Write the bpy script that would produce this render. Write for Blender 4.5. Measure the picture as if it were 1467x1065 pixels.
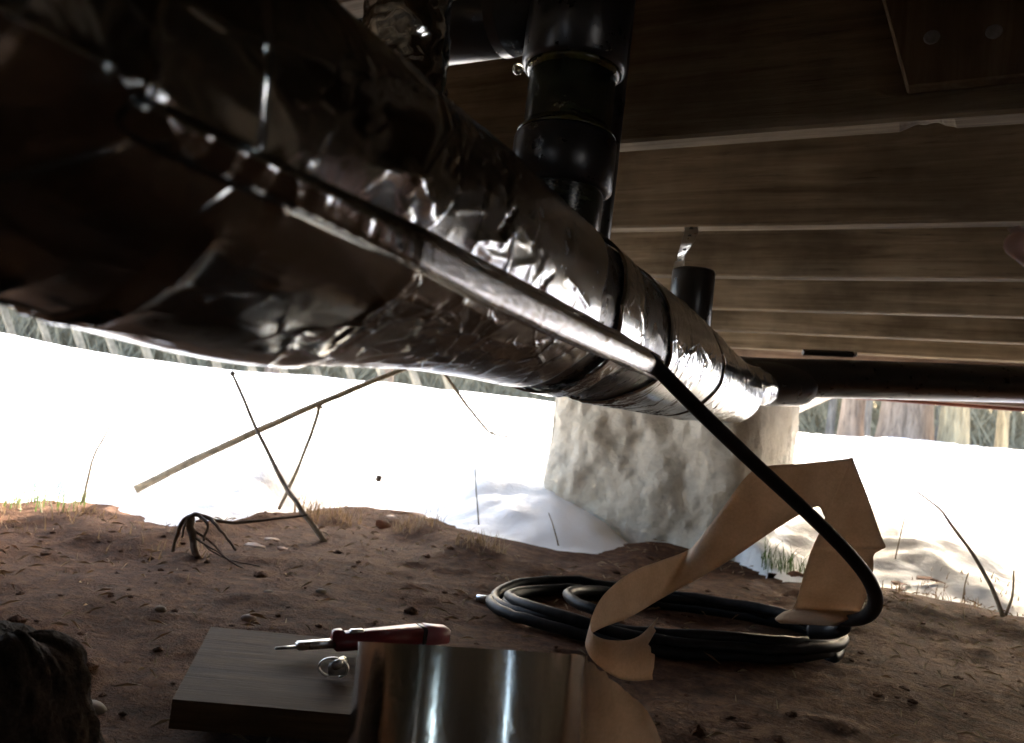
import bpy, bmesh, math, random
import numpy as np
from mathutils import Vector, Matrix, noise
random.seed(7); np.random.seed(7)
R_ = math.radians
for o in list(bpy.data.objects): bpy.data.objects.remove(o)
sc = bpy.context.scene
COL = sc.collection

# ------------------------------------------------------------------ camera
PW, PH, FPX = 1467.0, 1065.0, 1130.0
PITCH, ROLL, YAW = 0.0719, 0.1146, -0.4915
CAMZ = 0.30
C0 = Vector((0, 0, CAMZ))
F = Vector((math.sin(YAW)*math.cos(PITCH), math.cos(YAW)*math.cos(PITCH), math.sin(PITCH)))
_r = Vector((math.cos(YAW), -math.sin(YAW), 0)); _u = _r.cross(F)
RT = _r*math.cos(ROLL) + _u*math.sin(ROLL)
UP = -_r*math.sin(ROLL) + _u*math.cos(ROLL)
cam = bpy.data.cameras.new('camera'); camo = bpy.data.objects.new('camera', cam); COL.objects.link(camo)
m = Matrix((RT, UP, -F)).transposed().to_4x4(); m.translation = C0
camo.matrix_world = m
cam.sensor_width = 36; cam.lens = FPX/PW*36; cam.clip_start = .02; cam.clip_end = 2000
cam.dof.use_dof = True; cam.dof.focus_distance = .85
cam.dof.aperture_fstop = (cam.lens/1000)/.0030
sc.camera = camo

# ------------------------------------------------------------------ light
SUN_EL, SUN_AZ = R_(22), R_(-4)      # azimuth clockwise from +Y: the sun stands over the woods in front
w = bpy.data.worlds.new('World'); sc.world = w; w.use_nodes = True
nt = w.node_tree; nt.nodes.clear()
sky = nt.nodes.new('ShaderNodeTexSky'); sky.sky_type = 'NISHITA'; sky.sun_disc = False
sky.sun_elevation = SUN_EL; sky.sun_rotation = SUN_AZ; sky.air_density = 1; sky.dust_density = 5
bg = nt.nodes.new('ShaderNodeBackground'); bg.inputs[1].default_value = .15
wo = nt.nodes.new('ShaderNodeOutputWorld')
nt.links.new(sky.outputs[0], bg.inputs[0]); nt.links.new(bg.outputs[0], wo.inputs[0])
sl = bpy.data.lights.new('sun', 'SUN'); sl.energy = 4; sl.angle = R_(.5); sl.color = (1, .93, .83)
so = bpy.data.objects.new('sun', sl); COL.objects.link(so)
sd = Vector((math.sin(SUN_AZ)*math.cos(SUN_EL), math.cos(SUN_AZ)*math.cos(SUN_EL), math.sin(SUN_EL)))
so.rotation_euler = sd.to_track_quat('Z', 'Y').to_euler(); so.location = sd*30
sc.view_settings.view_transform = 'Standard'; sc.view_settings.look = 'None'
sc.view_settings.gamma = 1; sc.view_settings.use_curve_mapping = False
sc.view_settings.exposure = 3.5
sc.render.engine = 'CYCLES'
sc.cycles.use_denoising = True
sc.cycles.max_bounces = 10; sc.cycles.diffuse_bounces = 6; sc.cycles.glossy_bounces = 5
sc.cycles.sample_clamp_indirect = 8

# ------------------------------------------------------------------ helpers
def P(px, py, d):                      # a point on the photo's line of sight at a real depth d
    return C0 + d*(F + RT*((px-PW/2)/FPX) + UP*((PH/2-py)/FPX))
def ray(px, py): return (F + RT*((px-PW/2)/FPX) + UP*((PH/2-py)/FPX))
def PZ(px, py, z):                     # where the line of sight meets height z
    v = ray(px, py); return C0 + v*((z-CAMZ)/v.z)
def PY(px, py, y):
    v = ray(px, py); return C0 + v*(y/v.y)
def fwd(p): return (Vector(p)-C0).dot(F)
def fbm(x, y, z=0, o=4, h=.9): return noise.fractal(Vector((x, y, z)), h, 2.1, o)

def mesh_obj(name, verts, faces, mat, parent=None, smooth=True, uvs=None):
    me = bpy.data.meshes.new(name); me.from_pydata([tuple(v) for v in verts], [], faces)
    if smooth: me.polygons.foreach_set('use_smooth', [True]*len(me.polygons))
    if mat is not None: me.materials.append(mat)
    if uvs is not None:
        ul = me.uv_layers.new(name='UVMap')
        li = np.empty(len(me.loops), dtype=np.int32); me.loops.foreach_get('vertex_index', li)
        ul.data.foreach_set('uv', np.asarray(uvs, dtype=np.float32)[li].ravel())
    me.update()
    o = bpy.data.objects.new(name, me); COL.objects.link(o)
    if parent is not None: o.parent = parent; o.matrix_parent_inverse = parent.matrix_world.inverted()
    return o
def empty(name, loc, label=None, cat=None, group=None):
    o = bpy.data.objects.new(name, None); COL.objects.link(o); o.location = loc
    o.matrix_world = Matrix.Translation(Vector(loc)); o.empty_display_size = .05
    return tag(o, label, cat, group)
def tag(o, label=None, cat=None, group=None, kind=None):
    if label: o['label'] = label
    if cat: o['category'] = cat
    if group: o['group'] = group
    if kind: o['kind'] = kind
    return o
def bm_obj(name, bm, mat, parent=None, smooth=False):
    bmesh.ops.recalc_face_normals(bm, faces=bm.faces)
    me = bpy.data.meshes.new(name); bm.to_mesh(me); bm.free()
    if smooth: me.polygons.foreach_set('use_smooth', [True]*len(me.polygons))
    me.materials.append(mat)
    o = bpy.data.objects.new(name, me); COL.objects.link(o)
    if parent is not None: o.parent = parent; o.matrix_parent_inverse = parent.matrix_world.inverted()
    return o
def frames(pts):
    """parallel-transport frames along a polyline"""
    pts = [Vector(p) for p in pts]; n = len(pts); T = []
    for i in range(n):
        a = pts[max(i-1, 0)]; b = pts[min(i+1, n-1)]; T.append((b-a).normalized())
    up = Vector((0, 0, 1))
    if abs(T[0].dot(up)) > .9: up = Vector((0, 1, 0))
    N = [(up - T[0]*up.dot(T[0])).normalized()]
    for i in range(1, n):
        v = N[-1] - T[i]*N[-1].dot(T[i]); N.append(v.normalized())
    return pts, T, N
def tube(name, pts, rad, mat, parent=None, seg=16, cap=True, fn=None, flat=1.0, smooth=True):
    pts, T, N = frames(pts); n = len(pts)
    rr = rad if hasattr(rad, '__len__') else [rad]*n
    V = []; Fc = []; UV = []
    L = 0
    for i in range(n):
        if i: L += (pts[i]-pts[i-1]).length
        B = T[i].cross(N[i])
        for j in range(seg):
            a = 2*math.pi*j/seg
            r = rr[i]*(1 + (fn(i, a) if fn else 0))
            V.append(pts[i] + N[i]*(r*math.cos(a)*flat) + B*(r*math.sin(a))); UV.append((j/seg, L))
    for i in range(n-1):
        for j in range(seg):
            k = (j+1) % seg; Fc.append((i*seg+j, i*seg+k, (i+1)*seg+k, (i+1)*seg+j))
    if cap:
        Fc.append(tuple(range(seg))[::-1]); Fc.append(tuple((n-1)*seg+j for j in range(seg)))
    return mesh_obj(name, V, Fc, mat, parent, smooth, UV)
def lathe(name, base, axis, prof, mat, parent=None, seg=32, smooth=True):
    """prof: (distance along axis, radius)"""
    axis = Vector(axis).normalized(); t = Vector((1, 0, 0)) if abs(axis.x) < .9 else Vector((0, 1, 0))
    e1 = (t-axis*t.dot(axis)).normalized(); e2 = axis.cross(e1); base = Vector(base)
    V = []; Fc = []
    for (h, r) in prof:
        for j in range(seg):
            a = 2*math.pi*j/seg; V.append(base+axis*h+e1*(r*math.cos(a))+e2*(r*math.sin(a)))
    for i in range(len(prof)-1):
        for j in range(seg):
            k = (j+1) % seg; Fc.append((i*seg+j, i*seg+k, (i+1)*seg+k, (i+1)*seg+j))
    Fc.append(tuple(range(seg))[::-1]); Fc.append(tuple((len(prof)-1)*seg+j for j in range(seg)))
    o = mesh_obj(name, V, Fc, mat, parent, smooth)
    if smooth: o.data.polygons.foreach_set('use_smooth', [len(p.vertices) < 5 for p in o.data.polygons])
    return o
def crom(pts, n):
    pts = [np.array(p, dtype=float) for p in pts]
    q = [2*pts[0]-pts[1]]+pts+[2*pts[-1]-pts[-2]]; out = []
    for i in range(1, len(q)-2):
        for k in range(n):
            t = k/n; a, b, c, d = q[i-1], q[i], q[i+1], q[i+2]
            out.append(.5*((2*b)+(-a+c)*t+(2*a-5*b+4*c-d)*t*t+(-a+3*b-3*c+d)*t**3))
    out.append(pts[-1]); return out
def box(name, lo, hi, mat, parent=None, bev=0, rot=None, org=None):
    bm = bmesh.new(); bmesh.ops.create_cube(bm, size=1)
    lo = Vector(lo); hi = Vector(hi)
    for v in bm.verts:
        v.co = Vector((lo[i]+(v.co[i]+.5)*(hi[i]-lo[i]) for i in range(3)))
    if bev: bmesh.ops.bevel(bm, geom=bm.edges[:], offset=bev, segments=2, affect='EDGES')
    if rot is not None:
        bmesh.ops.transform(bm, matrix=Matrix.Translation(org) @ rot.to_4x4(), verts=bm.verts)
    return bm_obj(name, bm, mat, parent)

# ------------------------------------------------------------------ materials
class NB:
    def __init__(s, name):
        s.m = bpy.data.materials.new(name); s.m.use_nodes = True; s.t = s.m.node_tree
        s.b = s.t.nodes['Principled BSDF']; s.out = s.t.nodes['Material Output']
    def n(s, typ, **kw):
        x = s.t.nodes.new(typ)
        for k, v in kw.items():
            if k == 'ins':
                for a, b in v.items(): x.inputs[a].default_value = b
            else: setattr(x, k, v)
        return x
    def l(s, a, b): s.t.links.new(a, b)
    def coord(s, kind='Object', scale=(1, 1, 1), rot=(0, 0, 0)):
        tc = s.n('ShaderNodeTexCoord'); mp = s.n('ShaderNodeMapping')
        mp.inputs['Scale'].default_value = scale; mp.inputs['Rotation'].default_value = rot
        s.l(tc.outputs[kind], mp.inputs[0]); return mp.outputs[0]
    def noise(s, co, scale=5, detail=6, rough=.6, dist=0):
        x = s.n('ShaderNodeTexNoise', ins={'Scale': scale, 'Detail': detail, 'Roughness': rough, 'Distortion': dist})
        s.l(co, x.inputs['Vector']); return x.outputs['Fac']
    def ramp(s, fac, stops):
        r = s.n('ShaderNodeValToRGB'); e = r.color_ramp.elements
        while len(e) < len(stops): e.new(.5)
        for i, (p, c) in enumerate(stops):
            e[i].position = p; e[i].color = (c, c, c, 1) if not hasattr(c, '__len__') else (*c, 1)
        s.l(fac, r.inputs[0]); return r.outputs[0]
    def mix(s, fac, a, b, mode='MIX'):
        x = s.n('ShaderNodeMix', data_type='RGBA', blend_type=mode)
        for k, v in ((0, fac), (6, a), (7, b)):
            if hasattr(v, 'is_output') or isinstance(v, bpy.types.NodeSocket): s.l(v, x.inputs[k])
            elif k == 0: x.inputs[0].default_value = v
            else: x.inputs[k].default_value = (*v, 1)
        return x.outputs[2]
    def bump(s, h, dist=.002, strength=1, prev=None):
        x = s.n('ShaderNodeBump', ins={'Strength': strength, 'Distance': dist}); s.l(h, x.inputs['Height'])
        if prev is not None: s.l(prev, x.inputs['Normal'])
        s.l(x.outputs[0], s.b.inputs['Normal']); return x.outputs[0]
    def set(s, **kw):
        for k, v in kw.items():
            k = {'color': 'Base Color', 'rough': 'Roughness', 'metal': 'Metallic', 'spec': 'Specular IOR Level', 'coat': 'Coat Weight', 'sss': 'Subsurface Weight', 'trans': 'Transmission Weight'}[k]
            if isinstance(v, bpy.types.NodeSocket): s.l(v, s.b.inputs[k])
            else: s.b.inputs[k].default_value = (*v, 1) if hasattr(v, '__len__') else v
        return s

def mat_wood(name, c0, c1, c2, along='X', rough=.75, sc_=1.0):
    b = NB(name); s = {'X': (1.2, 22, 22), 'Y': (22, 1.2, 22), 'Z': (22, 22, 1.2)}[along]
    co = b.coord('Object', tuple(v*sc_ for v in s))
    g = b.noise(co, 2.2, 7, .62, .6)
    co2 = b.coord('Object', (1.5, 1.5, 1.5)); big = b.noise(co2, 2.5, 5, .6)
    co3 = b.coord('Object', tuple(v*sc_*3 for v in s)); fine = b.noise(co3, 3, 4, .7)
    col = b.ramp(g, [(.3, c0), (.52, c1), (.72, c2)])
    dirt = b.ramp(big, [(.35, .45), (.65, 1.0)])
    col = b.mix(1, col, dirt, 'MULTIPLY')
    crack = b.ramp(fine, [(.28, .25), (.4, 1.0)])
    col = b.mix(.6, col, crack, 'MULTIPLY')
    vo = b.n('ShaderNodeTexVoronoi', ins={'Scale': 1.0}); b.l(b.coord('Object', tuple({1.2: 1.7, 22: 9.0}[v] for v in s)), vo.inputs['Vector'])
    col = b.mix(1, col, b.ramp(vo.outputs['Distance'], [(.05, .30), (.11, .75), (.2, 1.0)]), 'MULTIPLY')
    b.set(color=col, rough=rough, spec=.08)
    n1 = b.bump(g, .002, .5); b.bump(fine, .0015, .6, n1)
    return b.m
M = {}
M['joist'] = mat_wood('joist_wood', (.18, .13, .08), (.31, .235, .15), (.44, .35, .24), 'X')
M['rim'] = mat_wood('rim_wood', (.20, .13, .09), (.32, .23, .17), (.42, .33, .26), 'X')
M['siding'] = mat_wood('red_siding', (.14, .045, .028), (.20, .07, .042), (.26, .10, .06), 'X')
M['cleat'] = mat_wood('cleat_wood', (.14, .09, .05), (.22, .15, .09), (.3, .22, .14), 'Z')
M['plank'] = mat_wood('plank_wood', (.055, .028, .013), (.10, .055, .028), (.155, .092, .05), 'X', sc_=1.4)
M['fence'] = mat_wood('pale_slat_wood', (.17, .15, .11), (.24, .21, .16), (.30, .27, .21), 'Z')

def fine_creases(b, prev=None):
    co = b.coord('Object'); wn = b.n('ShaderNodeTexNoise', ins={'Scale': 12, 'Detail': 2}); b.l(co, wn.inputs['Vector'])
    ad = b.n('ShaderNodeVectorMath', operation='MULTIPLY_ADD'); b.l(wn.outputs['Color'], ad.inputs[0]); ad.inputs[1].default_value = (.05, .05, .05); b.l(co, ad.inputs[2])
    for sc_, lo, hi, dist in ((21, .50, .62, .0016), (52, .54, .66, .0009)):
        vo = b.n('ShaderNodeTexVoronoi', feature='DISTANCE_TO_EDGE', ins={'Scale': sc_}); b.l(ad.outputs[0], vo.inputs['Vector'])
        ln = b.ramp(vo.outputs['Distance'], [(0.0, 1.0), (.05, .25), (.12, 0.0)])
        mk = b.ramp(b.noise(co, 9+sc_*.2, 3, .6), [(lo, 0.0), (hi, 1.0)])
        prev = b.bump(b.mix(1, ln, mk, 'MULTIPLY'), dist, .6, prev)
    return prev
b = NB('foil'); co = b.coord('Object', (1, 1, 1))
n1 = b.noise(co, 60, 5, .6); n2 = b.noise(co, 420, 3, .6); n3 = b.noise(co, 14, 4, .6)
b.set(color=b.ramp(n3, [(.3, (.38, .40, .42)), (.7, (.52, .54, .56))]), metal=1.0, rough=b.ramp(n3, [(.3, .10), (.7, .22)]))
fine_creases(b, b.bump(n1, .0004, .2)); M['foil'] = b.m
b = NB('foil_satin'); n1 = b.noise(b.coord('Object'), 60, 5, .6); n2 = b.noise(b.coord('Object'), 300, 3, .6)
b.set(color=(.50, .52, .54), metal=1.0, rough=b.ramp(n1, [(.3, .18), (.7, .28)])); fine_creases(b, b.bump(n2, .0001, .25)); M['foil_satin'] = b.m
b = NB('foil_ribbed'); co = b.coord('UV', (1, 1, 1))
wv = b.n('ShaderNodeTexWave', wave_type='BANDS', bands_direction='Y', ins={'Scale': 100, 'Distortion': 4, 'Detail': 3, 'Detail Scale': 2})
b.l(co, wv.inputs[0]); n2 = b.noise(b.coord('Object'), 90, 4, .6)
b.set(color=(.78, .775, .77), metal=1.0, rough=b.ramp(n2, [(.3, .12), (.7, .2)]))
q = b.bump(wv.outputs['Fac'], .00008, .5); b.bump(n2, .0001, .25, q); M['foil_ribbed'] = b.m
b = NB('black_wrap'); n1 = b.noise(b.coord('Object'), 40, 5, .6); n3 = b.noise(b.coord('Object'), 200, 3, .6)
b.set(color=(.012, .011, .011), rough=b.ramp(n1, [(.3, .18), (.7, .42)]), spec=.45)
q = b.bump(n1, .002, .4); b.bump(n3, .0006, .4, q); M['black_wrap'] = b.m
b = NB('abs'); n1 = b.noise(b.coord('Object', (8, 8, 8)), 6, 5, .6)
b.set(color=b.ramp(n1, [(.3, (.009, .009, .010)), (.75, (.02, .02, .022))]), rough=b.ramp(n1, [(.3, .26), (.7, .34)]), spec=.6)
M['abs'] = b.m
b = NB('abs_primed'); n1 = b.noise(b.coord('Object', (1, 1, 3)), 16, 5, .7)
b.set(color=b.ramp(n1, [(.45, (.010, .011, .010)), (.62, (.024, .032, .012)), (.75, (.012, .013, .011))]), rough=.25, spec=.5); M['abs_primed'] = b.m
b = NB('cement_ring'); n1 = b.noise(b.coord('Object'), 60, 4, .6)
b.set(color=b.ramp(n1, [(.35, (.02, .02, .008)), (.7, (.075, .068, .014))]), rough=.18, spec=.6); b.bump(n1, .002, .5); M['cement'] = b.m
b = NB('clear_drip'); b.set(color=(.75, .72, .55), rough=.06, trans=.8); M['drip'] = b.m
b = NB('cable_black'); n1 = b.noise(b.coord('Object'), 60, 4, .6)
b.set(color=b.ramp(n1, [(.3, (.010, .010, .011)), (.7, (.024, .024, .026))]), rough=b.ramp(n1, [(.3, .38), (.7, .55)]), spec=.12); M['cable'] = b.m
b = NB('steel'); n1 = b.noise(b.coord('Object'), 80, 4, .6)
b.set(color=(.62, .62, .6), metal=1, rough=b.ramp(n1, [(.3, .22), (.7, .45)])); M['steel'] = b.m
b = NB('roll_foil'); co = b.coord('Object', (26, 26, .8)); n1 = b.noise(co, 3, 5, .6); n2 = b.noise(b.coord('Object'), 260, 3, .6)
b.set(color=(.66, .655, .64), metal=1, rough=b.ramp(n2, [(.3, .10), (.7, .22)]))
q = b.bump(n1, .0006, .4); b.bump(n2, .0001, .25, q); M['roll_foil'] = b.m
b = NB('kraft_paper'); n1 = b.noise(b.coord('Object'), 26, 6, .65); n2 = b.noise(b.coord('Object'), 320, 3, .6)
col = b.ramp(n1, [(.3, (.56, .41, .28)), (.7, (.70, .54, .40))]); col = b.mix(.35, col, b.ramp(n2, [(.3, .6), (.7, 1.0)]), 'MULTIPLY')
b.set(color=col, rough=.55, spec=.35)
tr = b.n('ShaderNodeBsdfTranslucent'); b.l(col, tr.inputs[0]); ms = b.n('ShaderNodeMixShader', ins={0: .48})
b.l(b.b.outputs[0], ms.inputs[1]); b.l(tr.outputs[0], ms.inputs[2]); b.l(ms.outputs[0], b.out.inputs[0])
b.bump(n1, .003, .4); M['paper'] = b.m
b = NB('card'); b.set(color=(.3, .22, .14), rough=.8); M['card'] = b.m
b = NB('dirt'); co = b.coord('Object'); n1 = b.noise(co, 3.0, 8, .62); n2 = b.noise(co, 38, 7, .68); n3 = b.noise(co, 220, 4, .65)
col = b.ramp(n2, [(.28, (.042, .018, .008)), (.5, (.115, .055, .027)), (.72, (.225, .122, .066))])
col = b.mix(.75, col, b.ramp(n1, [(.3, (.55, .47, .42)), (.7, (1.1, 1.0, .92))]), 'MULTIPLY')
col = b.mix(.5, col, b.ramp(n3, [(.32, .35), (.55, 1.0)]), 'MULTIPLY')
b.set(color=col, rough=.95, spec=.12); q = b.bump(n2, .02, .8); b.bump(n3, .004, .7, q); M['dirt'] = b.m
b = NB('snow'); co = b.coord('Object'); n1 = b.noise(co, 2.2, 5, .6); n2 = b.noise(co, 60, 5, .6); n4 = b.noise(co, 11, 6, .7)
col = b.mix(b.ramp(n4, [(.62, 0.0), (.76, .22)]), (.88, .88, .88), (.60, .50, .44))
b.set(color=col, rough=.6, spec=.3); q = b.bump(n1, .04, .4); b.bump(n2, .006, .5, q); M['snow'] = b.m
b = NB('concrete'); co = b.coord('Object'); n1 = b.noise(co, 5, 7, .62); n2 = b.noise(co, 46, 7, .66); n3 = b.noise(co, 1.8, 4, .6)
col = b.ramp(n1, [(.25, (.52, .46, .37)), (.5, (.67, .61, .51)), (.75, (.77, .72, .62))])
col = b.mix(.4, col, b.ramp(n2, [(.3, .6), (.55, 1.0)]), 'MULTIPLY')
col = b.mix(b.ramp(n3, [(.5, 0.0), (.72, .25)]), col, (.36, .33, .20))
b.set(color=col, rough=.92, spec=.15); q = b.bump(n1, .03, .5); b.bump(n2, .012, .8, q); M['concrete'] = b.m
def mat_plain(name, c, rough=.6, var=.3, scale=40, spec=.3, trl=0):
    b = NB(name); n1 = b.noise(b.coord('Object'), scale, 5, .6)
    col = b.ramp(n1, [(.3, tuple(v*(1-var) for v in c)), (.7, tuple(min(1, v*(1+var)) for v in c))])
    b.set(color=col, rough=rough, spec=spec)
    if trl:
        tr = b.n('ShaderNodeBsdfTranslucent'); b.l(col, tr.inputs[0]); ms = b.n('ShaderNodeMixShader', ins={0: trl})
        b.l(b.b.outputs[0], ms.inputs[1]); b.l(tr.outputs[0], ms.inputs[2]); b.l(ms.outputs[0], b.out.inputs[0])
    b.bump(n1, .002, .4); return b.m
M['twig'] = mat_plain('twig_bark', (.30, .235, .15), .8, .4, 60)
M['twig_pale'] = mat_plain('pale_twig_bark', (.36, .31, .24), .75, .3, 60)
M['twig_dark'] = mat_plain('dark_root_bark', (.12, .085, .06), .85, .4, 70)
M['dry'] = mat_plain('dry_grass', (.30, .20, .11), .7, .35, 30, trl=.3)
M['green'] = mat_plain('green_grass', (.09, .14, .035), .6, .35, 30, trl=.3)
M['leaf'] = mat_plain('dead_leaf', (.26, .12, .07), .7, .35, 60, trl=.25)
M['leafpale'] = mat_plain('pale_dead_leaf', (.42, .31, .24), .7, .3, 60, trl=.25)
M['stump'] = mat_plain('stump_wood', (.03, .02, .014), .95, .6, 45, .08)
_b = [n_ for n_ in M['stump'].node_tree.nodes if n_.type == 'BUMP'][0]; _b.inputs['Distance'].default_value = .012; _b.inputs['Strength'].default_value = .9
M['red'] = mat_plain('red_plastic', (.20, .022, .032), .32, .12, 30, .5)
M['blackp'] = mat_plain('black_plastic', (.014, .014, .014), .4, .2, 50, .5)
M['skin'] = mat_plain('skin', (.80, .50, .41), .5, .10, 60, .35)
M['skin'].node_tree.nodes['Principled BSDF'].inputs['Subsurface Weight'].default_value = .15
M['skin'].node_tree.nodes['Principled BSDF'].inputs['Subsurface Radius'].default_value = (.01, .004, .002)
M['nail'] = mat_plain('nail', (.60, .40, .34), .3, .05, 20, .5)
M['pinkp'] = mat_plain('pale_pink_plastic', (.34, .10, .11), .35, .12, 30, .5)
M['white'] = mat_plain('weathered_white_paint', (.55, .50, .45), .6, .15, 30)
M['nailhead'] = mat_plain('nail_head', (.24, .22, .20), .45, .3, 80, .5)
M['pebble'] = mat_plain('pebble', (.22, .17, .13), .85, .4, 25)
def mat_bark(name, c):
    b = NB(name); co = b.coord('Object', (9, 9, 1.3)); n1 = b.noise(co, 2.2, 7, .65, .4); n2 = b.noise(b.coord('Object'), 1.3, 4, .6)
    col = b.ramp(n1, [(.3, tuple(v*.35 for v in c)), (.55, c), (.75, tuple(v*1.5 for v in c))])
    b.set(color=col, rough=.9, spec=.15); b.bump(n1, .06, .8); return b.m
M['bark_brown'] = mat_bark('brown_bark', (.23, .17, .125)); M['bark_tan'] = mat_bark('tan_bark', (.30, .235, .14)); M['bark_grey'] = mat_bark('grey_bark', (.16, .14, .12))
M['needles'] = mat_plain('conifer_needles', (.045, .075, .03), .7, .5, 3, .2, .2)
M['brush'] = mat_plain('brush_twigs', (.16, .145, .10), .8, .4, 10)

# ------------------------------------------------------------------ terrain
def cam_ab(x, y): return (x*math.sin(YAW)+y*math.cos(YAW), x*math.cos(YAW)-y*math.sin(YAW))
_bp = [(-60, 712), (0, 716), (60, 712), (120, 716), (165, 745), (230, 752), (330, 742), (430, 728), (520, 722), (590, 735), (660, 770), (740, 795), (820, 812), (880, 800), (930, 770), (1120, 775), (1158, 845), (1300, 852), (1467, 880), (1560, 905)]
_bb = []
for (px, py) in _bp:
    p = PZ(px, py, .03); a, bb = cam_ab(p.x, p.y); _bb.append((bb, a))
_bb = [(-9, -7), (-4.5, -4), (-3.4, .2), (-2.6, 1.6)] + _bb + [(2.0, 2.3), (3.0, 3.5), (9, 7)]
BX = [v[0] for v in _bb]; BY = [v[1] for v in _bb]
def sstep(a, b_, x):
    t = min(1, max(0, (x-a)/(b_-a))); return t*t*(3-2*t)
XR_ = 2.2
def snow_edge(x, y):
    a, bb = cam_ab(x, y); e = a - float(np.interp(bb, BX, BY)); return max(e, min(y-3.3, 3), min(x-XR_-.1, 3), min(-3.4-y, 3))
def hill(x, y):
    r = math.hypot(x, y); e = snow_edge(x, y)
    t = sstep(.0, 1.0, (r-2.0)/7.0)
    z = .46*t*sstep(-.3, 1.2, e) + .014*max(0, r-14)
    if r > 3: z += .10*fbm(x*.30+3, y*.30, 0, 3)*sstep(3, 8, r)
    return z
def dirt_z(x, y):
    r = math.hypot(x, y)
    z = hill(x, y) + .018*fbm(x*1.3, y*1.3, 1, 3)
    if r < 6:
        z += .008*fbm(x*6, y*6, 5, 3) + .007*max(0, fbm(x*15, y*15, 9, 3))
    e = snow_edge(x, y); z += .035*math.exp(-((e+.05)/.16)**2)*(.6+.5*fbm(x*4, y*4, 3, 2))
    return z
MND = tuple(PZ(800, 770, .05).xy)
def snow_z(x, y):
    e = snow_edge(x, y) + .10*fbm(x*3.1, y*3.1, 12, 3) + .03*fbm(x*14, y*14, 2, 2)
    t = sstep(-.04, .9, e)
    mx, my = MND; t *= 1-.75*math.exp(-((x-mx)**2+(y-my)**2)/.14)
    return dirt_z(x, y) - .018 + .15*t + (.016*fbm(x*2.2, y*2.2, 7, 3) + .012*fbm(x*7, y*7, 8, 2))*t - .35*sstep(.02, -.5, e)*0 - .06*(1-sstep(-.2, .05, e))
def graded(lo, hi, step, far, g=1.13):
    c = list(np.arange(lo, hi+1e-6, step)); s = step; a = hi
    while a < far: s *= g; a += s; c.append(a)
    s = step; a = lo; pre = []
    while a > -far: s *= g; a -= s; pre.append(a)
    return pre[::-1]+c
GX = graded(-2.4, 2.2, .022, 260); GY = graded(-.4, 3.0, .022, 260)
def sheet(name, zf, mat, keep=None):
    nx, ny = len(GX), len(GY); V = [(x, y, zf(x, y)) for y in GY for x in GX]; Fc = []
    for j in range(ny-1):
        for i in range(nx-1):
            if keep and not keep(GX[i], GY[j]): continue
            Fc.append((j*nx+i, j*nx+i+1, (j+1)*nx+i+1, (j+1)*nx+i))
    o = mesh_obj(name, V, Fc, mat); o['kind'] = 'structure'
    bm = bmesh.new(); bm.from_mesh(o.data); bmesh.ops.delete(bm, geom=[v for v in bm.verts if not v.link_faces], context='VERTS'); bm.to_mesh(o.data); bm.free()
    return o
sheet('ground', dirt_z, M['dirt'])
sheet('snow', snow_z, M['snow'], keep=lambda x, y: snow_edge(x, y) > -.5)

# ------------------------------------------------------------------ floor frame overhead
JB = CAMZ + .4018          # underside of the joists
J0, JS, JT, JH = .9733, .4064, .038, .235
XL, XR, YB, YF = -1.75, 2.2, -3.2, 3.27
fl = empty('floor_frame', (0, 0, JB), 'wooden floor frame overhead with parallel brown joists running across', 'floor frame')
def joist(y, notch=None):
    xs = list(np.arange(XL, XR+.001, .05)); V = []; Fc = []
    if notch: xs = sorted(xs+list(np.arange(notch-.05, notch+.05, .004)))
    ph = random.random()*50
    for x in xs:
        wz = .0025*fbm(x*1.1+ph, 0, 0, 2); wy = .0025*fbm(x*.9+ph, 5, 0, 2); ch = .0012*fbm(x*9+ph, 2, 0, 2)
        nz = 0
        if notch and abs(x-notch) < .03: nz = .010*(1-((x-notch)/.03)**2)*(.8+.4*noise.noise(Vector((x*90, 0, 0))))
        zb = JB+wz
        V += [(x, y+wy, JB+JH), (x, y+wy, zb+.004+ch), (x, y+wy+.004+ch, zb), (x, y+wy+JT-.004, zb+nz), (x, y+wy+JT, zb+.004+nz*2.2), (x, y+wy+JT, JB+JH)]
    n = 6
    for i in range(len(xs)-1):
        for k in range(n):
            l = (k+1) % n; Fc.append((i*n+k, (i+1)*n+k, (i+1)*n+l, i*n+l))
    Fc += [tuple(range(n)), tuple((len(xs)-1)*n+k for k in range(n))[::-1]]
    return mesh_obj('joist', V, Fc, M['joist'], fl, smooth=False)
for k in range(-10, 6):
    joist(J0+k*JS, notch=PY(1330, 168, J0).x if k == 0 else None)
box('subfloor', (XL, YB, JB+JH+.002), (XR, YF, JB+JH+.02), M['joist'], fl)
zr = PY(1300, 571, YF-.04).z
box('rim_joist', (XL, YF-.04, zr), (XR, YF, JB+JH), M['rim'], fl, .003)
box('siding', (XL, YF+.004, zr-.012), (XR, YF+.024, JB+JH+.6), M['siding'], fl)
ZT = JB+JH+.6
for lo, hi in (((XL, YB-.04, -.3), (-.44, YB-.004, ZT)), ((-.22, YB-.04, -.3), (XR, YB-.004, ZT)), ((XL-.03, YB, -.3), (XL-.004, .85, ZT)),
               ((XR+.004, YB, -.3), (XR+.03, -.76, ZT)), ((XR+.004, -.54, -.3), (XR+.03, YF, ZT)), ((1.05, YF-.075, -.3), (XR, YF-.045, JB))):
    box('light_block_skirt', lo, hi, M['joist'], fl)  # unseen walls added to block daylight; their gaps feed streaks on the tape roll
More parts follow.
